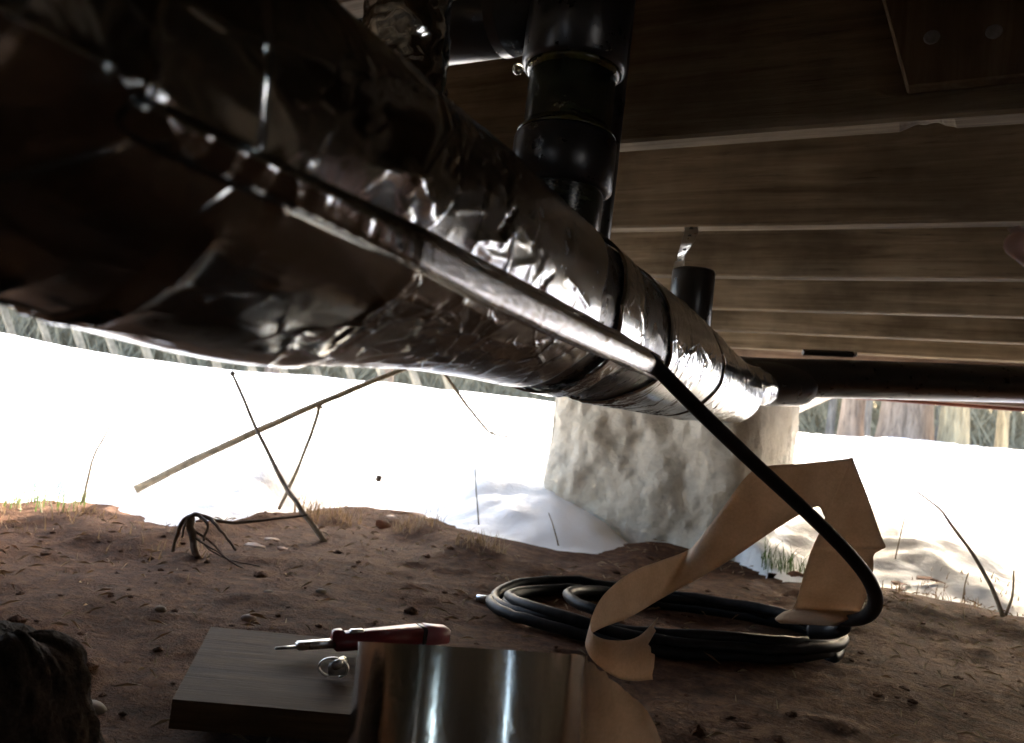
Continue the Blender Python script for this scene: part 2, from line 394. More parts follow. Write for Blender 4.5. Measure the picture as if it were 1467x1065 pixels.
# cleat nailed on the nearest joist
pa = PY(1262, -20, J0); pb = PY(1300, 138, J0)
bm = bmesh.new()
c = [Vector((pa.x-.012, 0, pa.z+.03)), Vector((pb.x, 0, pb.z)), Vector((pb.x+.30, 0, pb.z+.004)), Vector((pb.x+.30, 0, pa.z+.03))]
f_ = [bm.verts.new(v+Vector((0, J0-.024, 0))) for v in c]; g_ = [bm.verts.new(v+Vector((0, J0-.003, 0))) for v in c]
bm.faces.new(f_); bm.faces.new(g_[::-1])
for i in range(4): bm.faces.new((f_[i], g_[i], g_[(i+1) % 4], f_[(i+1) % 4]))
bmesh.ops.bevel(bm, geom=bm.edges[:], offset=.002, segments=1, affect='EDGES')
cl = bm_obj('cleat', bm, M['cleat'], fl); cl['label'] = 'short rough board nailed upright on the nearest joist'
for (px, py) in ((1335, 54), (1424, 46)):
    p = PY(px, py, J0-.024); lathe('nail', p+Vector((0, .001, 0)), (0, -1, 0), [(0, .0075), (.0015, .0085), (.0025, .007)], M['nailhead'], cl, 14)
# pale diagonal brace under the rim
pA = PY(1200, 562, YF-.06); pB = P(1138, 590, fwd(pA)+.25)
tube('brace', [pA, pB], .014, M['white'], fl, 4, smooth=False)

# ------------------------------------------------------------------ drain pipe with foil wrap
VPx, VPy = 1230.0, 650.0
D = ray(VPx, VPy).normalized()
def axis_at(d):                          # axis point at camera depth d
    return P(VPx-296/d, VPy-141/d, d)
A0 = axis_at(.8); A0 = A0 - D*((A0-C0).dot(D))      # foot of the camera on the axis
E1 = (C0-A0).normalized(); E2 = D.cross(E1)
if E2.z < 0: E2 = -E2
R0 = .0745
def cyl(px, py, r=R0):
    v = ray(px, py).normalized(); o = C0-A0
    vp = v-D*v.dot(D); op = o-D*o.dot(D)
    a = vp.dot(vp); bq = 2*vp.dot(op); cq = op.dot(op)-r*r; disc = bq*bq-4*a*cq
    t = (-bq-math.sqrt(disc))/(2*a) if disc > 0 else -bq/(2*a)
    p = o+v*t; s = p.dot(D); return s, math.atan2(p.dot(E2), p.dot(E1))
S_END = (axis_at(1.59)-A0).dot(D)
def edge(pts, back=None):
    q = sorted([(cyl(*p)[1], cyl(*p)[0]) for p in pts]); th = [v[0] for v in q]; ss = [v[1] for v in q]
    mid = .5*(ss[0]+ss[-1]) if back is None else back
    th.append(math.pi); ss.append(mid)
    return lambda t: float(np.interp(t, th, ss, period=2*math.pi))
creases = []
def crease(pts, h, wd):
    q = [cyl(*p) for p in pts]; creases.append(([(s, t*R0) for s, t in q], h*.42, wd))
crease([(676, 348), (700, 344), (722, 348), (737, 332)], .0035, .0026)
crease([(690, 355), (705, 368), (725, 372)], .002, .002)
crease([(735, 385), (765, 378), (760, 400)], .0025, .0025)
crease([(815, 398), (828, 412), (845, 440)], .003, .0024)
crease([(700, 487), (745, 497), (775, 492), (802, 490)], .003, .002)
crease([(584, 396), (540, 430), (500, 465), (460, 494)], .004, .0028)
crease([(560, 420), (620, 440), (600, 480)], .003, .004)
crease([(610, 455), (660, 430), (720, 470)], .0018, .003)
crease([(385, 228), (392, 262), (394, 300)], .005, .0025)
crease([(420, 245), (432, 265)], .005, .003)
crease([(540, 240), (585, 250), (612, 290)], .006, .005)
crease([(600, 250), (640, 190), (630, 150)], .004, .003)
crease([(545, 180), (520, 200)], .003, .004)
crease([(145, 120), (185, 100), (150, 150)], .009, .006)
crease([(180, 120), (225, 190)], .006, .003)
crease([(300, 330), (250, 380), (140, 440)], .005, .004)
crease([(500, 470), (580, 455), (640, 430)], .002, .002)
crease([(650, 505), (700, 480), (760, 440)], .0015, .002)
crease([(985, 500), (1000, 490), (1018, 520)], .002, .0016)
crease([(950, 480), (955, 495)], .003, .002)
crease([(640, 280), (655, 300), (700, 300)], .0015, .0016)
for c_ in ([(659, 248), (655, 275), (650, 300)], [(698, 262), (695, 295), (691, 325)], [(738, 300), (730, 315), (718, 332)], [(775, 320), (770, 345)]): crease(c_, -.006, .0009)
_sx = []
random.seed(11)
for i in range(22):
    px = random.uniform(520, 1040); t0 = random.uniform(-1.25, 1.1)
    s0 = cyl(px, VPy-(VPx-px)*.47)[0]; ang = random.uniform(-1.2, 1.2); ln = random.uniform(.008, .045)
    a = (s0, t0*R0); m2 = (s0+ln*.5*math.cos(ang)+random.uniform(-.004, .004), t0*R0+ln*.5*math.sin(ang)); e = (s0+ln*math.cos(ang), t0*R0+ln*math.sin(ang))
    creases.append(([a, m2, e], random.uniform(.0004, .0014)*random.choice((1, 1, -1)), random.uniform(.0012, .003)))
SEGS = []
for (pts, h, wd) in creases:
    for i in range(len(pts)-1): SEGS.append((*pts[i], *pts[i+1], h, wd))
def gauss(u, c, s): return math.exp(-((u-c)/s)**2)
S_B = cyl(580, 400)[0]; S_M = .27
def radius(s, th):
    v = th*R0
    r = R0
    cx, cy = math.cos(th), math.sin(th)
    r += .0016*fbm(s*3, cx*.9, cy*.9+4, 2)
    msk = sstep(-.05, .35, noise.noise(Vector((s*7+2, cx*1.4, cy*1.4))))
    dv = noise.voronoi(Vector((s*17, cx*2.4+.5*s*9, cy*2.4)))[0]
    msk *= .3+.7*sstep(.26, .36, s)
    r += .0012*msk*math.exp(-(dv[1]-dv[0])/.06)
    dv = noise.voronoi(Vector((s*48+5, cx*4.6, cy*4.6)))[0]
    r += .0005*(.25+msk)*math.exp(-(dv[1]-dv[0])/.07)
    if s < .24:
        dv = noise.voronoi(Vector((s*11, cx*2.2, cy*2.2+3)))[0]; r += .0020*(1-sstep(.14, .24, s))*math.exp(-(dv[1]-dv[0])/.09)
    r -= .007*sstep(S_END-.35, S_END, s)
    # sagging belly of the near sleeves
    r += .011*gauss(th, -1.45, .55)*gauss(s, S_M, .10)
    r += .004*gauss(th, 1.0, .5)*gauss(s, .40, .07)
    for (x0, y0, x1, y1, h, wd) in SEGS:
        if s < min(x0, x1)-3*wd or s > max(x0, x1)+3*wd or v < min(y0, y1)-3*wd or v > max(y0, y1)+3*wd: continue
        dx, dy = x1-x0, y1-y0; t = ((s-x0)*dx+(v-y0)*dy)/(dx*dx+dy*dy+1e-12); t = min(1, max(0, t))
        d2 = (s-x0-t*dx)**2+(v-y0-t*dy)**2
        r += h*math.exp(-math.sqrt(d2)/(wd*.8))
    return r
dp = empty('drain_pipe', axis_at(.9)-Vector((0, 0, R0)), 'foil wrapped drain pipe with black risers hanging under the joists', 'drain pipe')
def sweep(name, ea, eb, dr, mat, rf=radius, ns=None, nth=300, step=.0026):
    ths = np.linspace(-math.pi, math.pi, nth, endpoint=False)
    sa = [ea(t) for t in ths]; sb = [eb(t) for t in ths]
    L = max(b_-a for a, b_ in zip(sa, sb)); n = ns or max(6, int(L/step)); V = []; Fc = []; UV = []
    for i in range(n+1):
        u = i/n
        for j, t in enumerate(ths):
            s = sa[j]+(sb[j]-sa[j])*u; r = rf(s, t)+dr
            if i == 0 or i == n: r -= .0022
            e = E1*math.cos(t)+E2*math.sin(t); V.append(A0+D*s+e*r); UV.append((t, s))
    for i in range(n):
        for j in range(nth):
            k = (j+1) % nth; Fc.append((i*nth+j, (i+1)*nth+j, (i+1)*nth+k, i*nth+k))
    return mesh_obj(name, V, Fc, mat, dp, True, UV)
S0 = -.05
def const(v): return lambda t: v
def off(f, d, amp=.0): return lambda t: f(t)+d+amp*noise.noise(Vector((t*3, d*50, 2)))
e_a = edge([(400, 25), (402, 150), (388, 250), (310, 315), (240, 385), (142, 440)])
e_b = edge([(632, 160), (628, 230), (610, 310), (578, 345), (584, 398), (520, 448), (462, 492)])
e_c = edge([(862, 335), (868, 420), (862, 470), (850, 505), (815, 530), (742, 557)])
e_d = edge([(905, 375), (915, 440), (915, 500), (890, 515), (850, 540), (800, 565)])
e_e = edge([(940, 410), (955, 460), (945, 520), (925, 545), (880, 566)])
e_f = edge([(1022, 480), (1036, 520), (1030, 548), (1010, 572)])
e_g = edge([(1046, 500), (1060, 530), (1056, 556), (1046, 574)])
seg_ = sweep('pipe_barrel', const(S0), const(S_END+.05), -.012, M['abs'], lambda s, t: R0, 8, 64)
sweep('foil_wrap', const(S0), off(e_a, .012, .01), -.0005, M['foil'])
sweep('foil_wrap', off(e_a, -.01), off(e_b, .014, .012), .0012, M['foil'])
sweep('foil_wrap', e_b, off(e_c, .0), -.001, M['foil_satin'])
sweep('black_band', off(e_c, -.006), off(e_c, .055), -.004, M['black_wrap'])
sweep('foil_wrap', off(e_c, .045, .004), off(e_d, .02, .004), .0002, M['foil'])
sweep('black_band', off(e_d, .012), off(e_e, .04), -.0035, M['black_wrap'])
sweep('foil_wrap', off(e_e, .03, .006), off(e_f, 0), .0, M['foil'])
sweep('black_band', off(e_f, -.004), off(e_f, .04), -.004, M['black_wrap'])
sweep('foil_wrap', off(e_f, .028, .006), off(e_g, 0, .008), -.001, M['foil'])
sweep('foil_wrap', off(e_g, .012, .01), const(S_END+.02), -.004, M['foil'])

# raised foil strip that covers the heating cable along the pipe
S_EX = cyl(938, 526)[0]; S_R = cyl(585, 350)[0]
TILT = .34
def ridge(SA, SB, mat, tail):
    th0 = [cyl(px, py)[1] for px, py in ((300, 215), (600, 358), (760, 440), (935, 524))]
    ss0 = [cyl(px, py)[0] for px, py in ((300, 215), (600, 358), (760, 440), (935, 524))]
    n = int((SB-SA)/.0012); k = 26; V = []; Fc = []; UV = []
    for i in range(n+1):
        s = SA+(SB-SA)*i/n
        tc = float(np.interp(s, ss0, th0)); end = min(1, max(0, ((S_EX-s) if tail else (s-SA))/.012)); end = math.sqrt(max(0.0, 1-(1-end)**2))
        crk = 1-sstep(S_R-.10, S_R+.01, s); lump = .0005*fbm(s*30, 3, 0, 3)+crk*(.0022*abs(noise.noise(Vector((s*75, 2, 0))))+.0012*fbm(s*22, 8, 0, 2))+.0002*noise.noise(Vector((s*210, 1, 0)))
        hh = (.0098-.003*crk+lump*1.1)*(.35+.65*end); wdt = .0115*min(1, .35+s*1.5)
        for j in range(k+1):
            u = j/k*2-1; x = u*(wdt*2.1)       # arc offset
            u1 = u*1.28; prof = hh*(1-abs(u1)**5)**.5*(1-TILT*(1-1.5*crk)*u1) if abs(u1) < 1 else 0
            wr = (.00009+.0003*crk)*noise.noise(Vector((s*420, u*1.0, 4)))+.00015*noise.noise(Vector((s*130, u*4, 8)))
            t = tc+x*.5/R0*(.55+.45*end)*(1+.10*noise.noise(Vector((s*16, 5 if u > 0 else 9, 0))))
            r = radius(s, t)*.35+R0*.65+.0022+prof+wr*(prof > 0) - (.003 if j in (0, k) else 0)
            e = E1*math.cos(t)+E2*math.sin(t); V.append(A0+D*s+e*r); UV.append((u, s))
    for i in range(n):
        for j in range(k): Fc.append((i*(k+1)+j, i*(k+1)+j+1, (i+1)*(k+1)+j+1, (i+1)*(k+1)+j))
    return mesh_obj('cable_cover', V, Fc, mat, dp, True, UV)
ridge(cyl(165, 128)[0], S_R+.004, M['foil'], False)['label'] = 'dark crumpled foil over the cable at the near end of the pipe'
rg = ridge(S_R-.006, S_EX, M['foil_ribbed'], True); rg['label'] = 'ribbed silver foil strip bulging over the cable along the pipe'

# risers and side pipes
ZV = Vector((0, 0, 1))
def px_len(px, d): return px*d/FPX
pr = P(806, 240, .80)                  # main riser axis
rx, ry = pr.x, pr.y
r_pipe = .0445
ztop = P(815, 18, .80).z
zc1 = P(812, 100, .80).z; zc2 = P(800, 195, .80).z; zc3 = P(795, 268, .80).z; zb = axis_at(.82).z
ris = lathe('riser_pipe', (rx, ry, zb-.02), ZV, [(0, r_pipe), (ztop-zb+.02, r_pipe)], M['abs_primed'], dp, 40)
lathe('coupling', (rx, ry, zc3-.006), ZV, [(0, .047), (.004, .0525), (zc2-zc3+.0, .0525), (zc2-zc3+.004, .050)], M['abs'], ris, 40)
lathe('cement_ring', (rx, ry, zc2-.001), ZV, [(0, .0505), (.002, .0505), (.006, .047), (.010, .0447)], M['cement'], ris, 40)
lathe('elbow', (rx, ry, zc1), ZV, [(0, .049), (.004, .0535), (ztop-zc1-.01, .0535), (ztop-zc1+.03, .056), (ztop-zc1+.06, .050)], M['abs'], ris, 40)
lathe('cement_ring', (rx, ry, zc1-.006), ZV, [(0, .0447), (.003, .0475), (.006, .0495)], M['cement'], ris, 40)
for (px, py, rr) in ((742, 99, .0062), (878, 108, .0045)):
    p = P(px, py, .80); lathe('drip', p-Vector((0, 0, rr)), ZV, [(0, rr*.2), (rr*.4, rr*.8), (rr, rr), (rr*1.6, rr*.8), (rr*2, rr*.2)], M['drip'], ris, 14)
zh = P(700, 40, .80).z+.0445
tube('side_pipe', [Vector((rx, ry, zh)), Vector((rx-.32, ry+.0, zh))], .0445, M['abs'], dp, 32)
pj = P(683, 30, .80); tube('pipe_seam', [Vector((pj.x-.006, ry, zh)), Vector((pj.x+.006, ry, zh))], .0456, M['abs'], dp, 32, cap=False)
# foil wrapped branch at the other end of the side pipe
pf0 = P(575, 150, .64); pf1 = P(590, -60, .66)
rr_ = [];
pts = [pf0.lerp(pf1, k/40) for k in range(41)]
tube('foil_branch', pts, .034, M['foil'], dp, 48, fn=lambda i, a: .10*fbm(i*.16, math.cos(a)*1.8, math.sin(a)*1.8, 4)+.07*(1-abs(noise.noise(Vector((i*.3, math.cos(a)*3, math.sin(a)*3))))*2))
# second riser stub behind
ps = P(990, 430, 1.24)
zt = P(990, 387, 1.24).z; zbt = axis_at(1.27).z
stub = lathe('riser_stub', (ps.x, ps.y, zbt), ZV, [(0, .0335), (zt-zbt-.004, .0335), (zt-zbt, .032), (zt-zbt, .027), (zt-zbt-.03, .026)], M['abs'], dp, 32)
lathe('stub_hub', (ps.x, ps.y, zbt+.005), ZV, [(0, .041), (.05, .041), (.056, .036)], M['abs'], stub, 32)
# thin grey vent pipe right behind the riser
pg = P(858, 260, .95); tube('vent_pipe', [Vector((pg.x, pg.y, JB+.12)), Vector((pg.x, pg.y, axis_at(.95).z))], .021, M['abs'], dp, 24)
# outlet pipe
o0 = P(1010, 536, 1.66); o1 = P(1085, 541, 1.76); o2 = P(1200, 543, 1.82); o3 = P(1467, 551, 1.9)
far = o2+(o3-o2).normalized()*2.4
tube('outlet_pipe', [Vector(v) for v in crom([o0, o1, o2], 8)]+[far], .0445, M['abs'], dp, 32)
k0 = P(1058, 548, 1.72); k1 = P(1150, 552, 1.80)
tube('elbow', [k0, k0.lerp(k1, .5), k0.lerp(k1, .9), k1], [.050, .050, .049, .045], M['abs'], dp, 32, cap=False)
tube('foil_cuff', [P(1036, 550, 1.62).lerp(P(1092, 556, 1.73), k/14) for k in range(15)], [.055-.0011*k for k in range(15)], M['foil'], dp, 48, fn=lambda i, a: .07*fbm(i*.4, math.cos(a)*2, math.sin(a)*2, 4))
# dark hanger with a bright bolt on the outlet pipe
h0 = P(1150, 505, 1.80); h1 = P(1222, 508, 1.82)
tube('hanger_bar', [h0, h1], .007, M['blackp'], dp, 4, smooth=False)
lathe('bolt', h1, (h1-h0), [(0, .006), (.006, .006), (.008, .004)], M['steel'], dp, 6)

# perforated strap from the second joist down to the pipe
def strap():
    y1 = J0+JS
    q = [(PY(990, 322, y1+.012), 0), (PY(990, 333, y1), 0), (P(984, 350, fwd(PY(988, 345, y1))-.03), 20), (P(976, 368, 1.42), 45), (P(972, 388, 1.36), 25), (P(974, 430, 1.31), 20)]
    cen = crom([tuple(v[0]) for v in q], 8); ang = np.interp(np.linspace(0, len(q)-1, len(cen)), range(len(q)), [v[1] for v in q])
    V = []; Fc = []
    for c_, a in zip(cen, ang):
        c_ = Vector(c_); wv_ = Vector((1, 0, 0))*math.cos(R_(a))+Vector((0, -1, 0))*math.sin(R_(a)); nn = wv_.cross(ZV).normalized()
        hw = .0125
        V += [c_-wv_*hw-nn*.0008, c_+wv_*hw-nn*.0008, c_+wv_*hw+nn*.0008, c_-wv_*hw+nn*.0008]
    for i in range(len(cen)-1):
        for k in range(4): Fc.append((i*4+k, i*4+(k+1) % 4, (i+1)*4+(k+1) % 4, (i+1)*4+k))
    Fc += [(3, 2, 1, 0), tuple((len(cen)-1)*4+k for k in range(4))]
    o = mesh_obj('pipe_strap', V, Fc, M['steel'], None, False)
    tag(o, 'short twisted steel hanger strap between the second joist and the black stub', 'strap')
    for i in (5, 11, 19, 27):
        c_ = Vector(cen[i]); a = ang[i]; wv_ = Vector((1, 0, 0))*math.cos(R_(a))+Vector((0, -1, 0))*math.sin(R_(a)); nn = wv_.cross(ZV).normalized()
        lathe('strap_hole', c_-nn*.0012, nn, [(0, .0038), (.0024, .0038)], M['blackp'], o, 12)
strap()

# ------------------------------------------------------------------ heating cable and its coil
hc = empty('heating_cable', PZ(950, 890, .0), 'black heating cable leaving the pipe and lying coiled on the dirt', 'cable')
RC = .0085; RL = .0085
CC = PZ(945, 889, .012); cd = fwd(CC)
lead = [P(925, 512, .705), P(945, 531, .715), P(1000, 587, .735), P(1080, 664, .77), P(1160, 738, .80), P(1215, 793, .83), P(1245, 832, .86), P(1254, 862, .90), P(1240, 884, .95), P(1205, 889, 1.02), P(1150, 881, 1.09)]
tube('cable_lead', [Vector(v) for v in crom([tuple(p) for p in lead], 10)], RC, M['cable'], hc, 16, flat=.8)
loops = [(0, 0, .298, .024, 0), (.015, .01, .285, .03, .4), (-.01, .02, .292, .046, 1.1), (.005, -.015, .27, .05, 2.0), (.055, .012, .235, .056, 4.4)]
for (dx, dy, r, z, ph) in loops:
    pts = []
    for i in range(73):
        a = ph+2*math.pi*i/72*1.0
        x = CC.x+dx+(r+.010*math.sin(2*a+ph)+.006*math.sin(3*a))*math.cos(a); y = CC.y+dy+(r+.010*math.sin(2*a+ph))*math.sin(a)
        ox, oy = x-CC.x, y-CC.y; fa_ = ox*math.sin(YAW)+oy*math.cos(YAW); x -= math.sin(YAW)*fa_*.30; y -= math.cos(YAW)*fa_*.30
        x = CC.x+(x-CC.x)*.94; y = CC.y+(y-CC.y)*.94
        pts.append(Vector((x, y, dirt_z(x, y)*.6+z*.62-.006+.006*math.sin(a*2+ph*3)+.012*(i/72-.5))))
    tube('cable_loop', pts, RL, M['cable'], hc, 12)
tail = [P(1160, 905, 1.16), P(1190, 905, 1.14), P(1208, 898, 1.12), P(1200, 892, 1.12)]
tube('cable_end', [Vector(v) for v in crom([tuple(p) for p in tail], 8)], .011, M['cable'], hc, 12)
pe = P(682, 857, cd+.05); tube('cable_tip', [pe, P(700, 860, cd+.05), P(730, 868, cd+.04)], [.006, .008, RC], M['steel'], hc, 10)

# ------------------------------------------------------------------ kraft paper ribbon
rb = [((943, 884), (935, 974), .80, .80), ((915, 912), (908, 976), .785, .785), ((880, 918), (878, 968), .775, .78), ((850, 908), (846, 942), .79, .79), ((848, 885), (840, 916), .815, .81),
      ((866, 852), (862, 900), .85, .84), ((905, 820), (900, 885), .90, .88), ((948, 803), (930, 868), .94, .91), ((984, 789), (942, 861), .97, .92), ((1000, 775), (965, 848), .96, .925), ((1035, 728), (1040, 806), .95, .93), ((1072, 680), (1105, 762), .935, .93),
      ((1100, 668), (1150, 735), .93, .93), ((1150, 664), (1172, 726), .935, .93), ((1210, 658), (1180, 738), .94, .935), ((1221, 656), (1182, 742), .94, .937), ((1225, 665), (1181, 746), .94, .94), ((1243, 712), (1178, 756), .945, .945), ((1262, 766), (1172, 768), .95, .955), ((1268, 783), (1168, 776), .95, .96), ((1262, 788), (1165, 783), .953, .965), ((1252, 797), (1160, 794), .955, .97), ((1250, 822), (1152, 824), .975, .99), ((1236, 868), (1138, 868), 1.01, 1.02), ((1226, 880), (1122, 876), 1.0, 1.0), ((1205, 893), (1110, 886), .965, .965), ((1196, 897), (1118, 893), .955, .955)]
A = crom([tuple(P(a[0], a[1], da)) for a, b_, da, db in rb], 5); B = crom([tuple(P(b_[0], b_[1], db)) for a, b_, da, db in rb], 5)
V = []; Fc = []; K = 10; n = len(A)
for i in range(n):
    for k in range(K+1):
        u = k/K; p = Vector(A[i]).lerp(Vector(B[i]), u)
        if i < 8:   # torn end
            p = p + (Vector(A[5])-Vector(A[0])).normalized()*(.012*abs(noise.noise(Vector((u*5, 1, 0))))+.010*gauss(u, .35, .12))*(1-i/8)
        V.append(p + F*(.002*fbm(i*.12, u*1.5, 3, 2)))
for i in range(n-1):
    for k in range(K): Fc.append((i*(K+1)+k, i*(K+1)+k+1, (i+1)*(K+1)+k+1, (i+1)*(K+1)+k))
po = mesh_obj('paper_strip', V, Fc, M['paper'], None, True)
tag(po, 'long twisted brown paper backing strip draped behind the black cable', 'paper strip')
md = po.modifiers.new('thick', 'SOLIDIFY'); md.thickness = .0004

# ------------------------------------------------------------------ foil tape roll
rcen = P(678, 930, .585); Rr = px_len(163, .585)
_v = ray(678, 925).normalized(); ax = UP+RT*.07; ax = (ax-_v*ax.dot(_v)).normalized(); ax = (ax+_v*.012).normalized()   # leans a little away from the viewer
h_roll = rcen.z+.02
base = rcen - ax*(h_roll)
rl = empty('foil_tape_roll', (base.x, base.y, dirt_z(base.x, base.y)), 'shiny silver foil tape roll standing on end in the foreground', 'tape roll')
seg = 120; V = []; Fc = []
t_ = Vector((1, 0, 0)); e1 = (t_-ax*t_.dot(ax)).normalized(); e2 = ax.cross(e1)
NH = 30
for i in range(NH+1):
    hh = h_roll*i/NH
    for j in range(seg):
        a = 2*math.pi*j/seg; dn = .0006*fbm(math.cos(a)*3, math.sin(a)*3, hh*2, 2)+.00025*noise.noise(Vector((math.cos(a)*14, math.sin(a)*14, hh*5)))
        r = Rr+dn; V.append(base+ax*hh+e1*(r*math.cos(a))+e2*(r*math.sin(a)))
for i in range(NH):
    for j in range(seg):
        k = (j+1) % seg; Fc.append((i*seg+j, i*seg+k, (i+1)*seg+k, (i+1)*seg+j))
mesh_obj('outer_winding', V, Fc, M['roll_foil'], rl)
def ring(name, r0, r1, z0, mat):
    V = []; Fc = []
    for j in range(64):
        a = 2*math.pi*j/64
        for r in (r0, r1): V.append(base+ax*z0+e1*(r*math.cos(a))+e2*(r*math.sin(a)))
    for j in range(64):
        k = (j+1) % 64; Fc.append((j*2, j*2+1, k*2+1, k*2))
    mesh_obj(name, V, Fc, mat, rl)
ring('tape_edge', Rr*.45, Rr-.0012, h_roll-.0008, M['roll_foil'])
tube('cardboard_core', [base, base+ax*(h_roll-.001)], Rr*.46, M['card'], rl, 40, cap=False)
# loose tail of backing paper
tl = [((838, 945), (824, 1130), .565), ((856, 956), (838, 1150), .575), ((890, 985), (872, 1180), .59), ((925, 1015), (905, 1200), .60), ((948, 1062), (940, 1220), .61)]
A = crom([tuple(P(*a, d)) for a, b_, d in tl], 6); B = crom([tuple(P(*b_, d)) for a, b_, d in tl], 6); V = []; Fc = []
for i in range(len(A)):
    for k in range(7): V.append(Vector(A[i]).lerp(Vector(B[i]), k/6)+F*.003*fbm(i*.2, k*.3, 6, 2)+ZV*(.004*noise.noise(Vector((i*.7, 4, 0))) if k == 0 else 0))
for i in range(len(A)-1):
    for k in range(6): Fc.append((i*7+k, i*7+k+1, (i+1)*7+k+1, (i+1)*7+k))
to = mesh_obj('backing_tail', V, Fc, M['paper'], rl); md = to.modifiers.new('thick', 'SOLIDIFY'); md.thickness = .0004

# ------------------------------------------------------------------ plank with tools
zt_ = .045
pk = [PZ(302, 898, zt_), PZ(247, 1003, zt_), PZ(620, 1035, zt_), PZ(640, 925, zt_)]
u = (pk[2]-pk[1]).normalized(); v_ = ZV.cross(u)
wid = (pk[0]-pk[1]).dot(v_)
rot = Matrix((u, v_, ZV)).transposed()
sk = (pk[0]-pk[1]).dot(u)
bm = bmesh.new(); bmesh.ops.create_cube(bm, size=1)
for v in bm.verts:
    x, y, z = v.co.x+.5, v.co.y+.5, v.co.z-.5
    v.co = pk[1]+u*(x*.36+(sk if x < .5 else 0)*y)+v_*(wid*y)+ZV*(z*.024)
bmesh.ops.subdivide_edges(bm, edges=bm.edges[:], cuts=6, use_grid_fill=True)
for v in bm.verts: v.co += Vector((0, 0, .0012*fbm(v.co.x*9, v.co.y*9, v.co.z*9, 2)))
bmesh.ops.transform(bm, matrix=(Matrix.Translation(pk[1]) @ rot.to_4x4()).inverted(), verts=bm.verts)
plo = bm_obj('plank', bm, M['plank']); plo.matrix_world = Matrix.Translation(pk[1]) @ rot.to_4x4(); tag(plo, 'short weathered wooden plank lying flat on the dirt', 'plank')
# utility knife
def on_plank(px, py, h=0): return PZ(px, py, zt_+h)
kn = empty('utility_knife', on_plank(560, 925), 'red handled snap blade knife lying on the plank', 'knife')
ka = on_plank(478, 921, .012); kb = on_plank(640, 910, .016)
ud = (kb-ka).normalized(); vd = ZV.cross(ud)
def bar(name, x0, x1, w0, w1, z0, z1, mat, par, z2=None):
    bm = bmesh.new(); bmesh.ops.create_cube(bm, size=1)
    for v in bm.verts:
        t = v.co.x+.5; wd = w0+(w1-w0)*t; top = z1 if z2 is None else z1+(z2-z1)*t
        v.co = ka+ud*(x0+(x1-x0)*t)+vd*(v.co.y*wd)+ZV*(z0+(top-z0)*(v.co.z+.5))
    bmesh.ops.bevel(bm, geom=bm.edges[:], offset=.0014, segments=2, affect='EDGES')
    return bm_obj(name, bm, mat, par, True)
L = (kb-ka).length
bar('handle', 0, L*.74, .019, .024, -.007, .009, M['red'], kn, .012)
bar('end_cap', L*.78, L, .024, .020, -.007, .0125, M['pinkp'], kn, .009)
bar('grip_band', L*.735, L*.785, .0235, .0235, -.006, .0118, M['blackp'], kn)
bar('slider', L*.12, L*.24, .010, .010, .0085, .0125, M['steel'], kn)
bar('button', -L*.02, L*.07, .012, .016, -.004, .013, M['red'], kn)
bar('blade_guide', -L*.30, L*.02, .013, .015, -.004, .003, M['steel'], kn)
bar('blade', -L*.47, -L*.28, .003, .010, -.003, -.0005, M['steel'], kn)
# small clamp
cp = on_plank(476, 972)
ck = empty('hose_clamp', cp, 'small shiny metal hose clamp on the plank beside the knife', 'clamp')
ud2 = Vector((math.cos(YAW), -math.sin(YAW), 0))
pts = []
for i in range(25):
    a = math.pi*1.75*i/24-.35*math.pi; pts.append(cp+ZV*(.010+.009*math.sin(a))+ud2*(.014*math.cos(a)))
tube('band', pts, .0028, M['steel'], ck, 6, flat=.35)
fw2 = Vector((math.sin(YAW), math.cos(YAW), 0))
tube('screw', [cp+ud2*.004+ZV*.016-fw2*.012, cp+ud2*.006+ZV*.014+fw2*.012], .0045, M['steel'], ck, 8)
tube('housing', [cp-ud2*.004+ZV*.008, cp+ud2*.012+ZV*.010], .006, M['nailhead'], ck, 6)

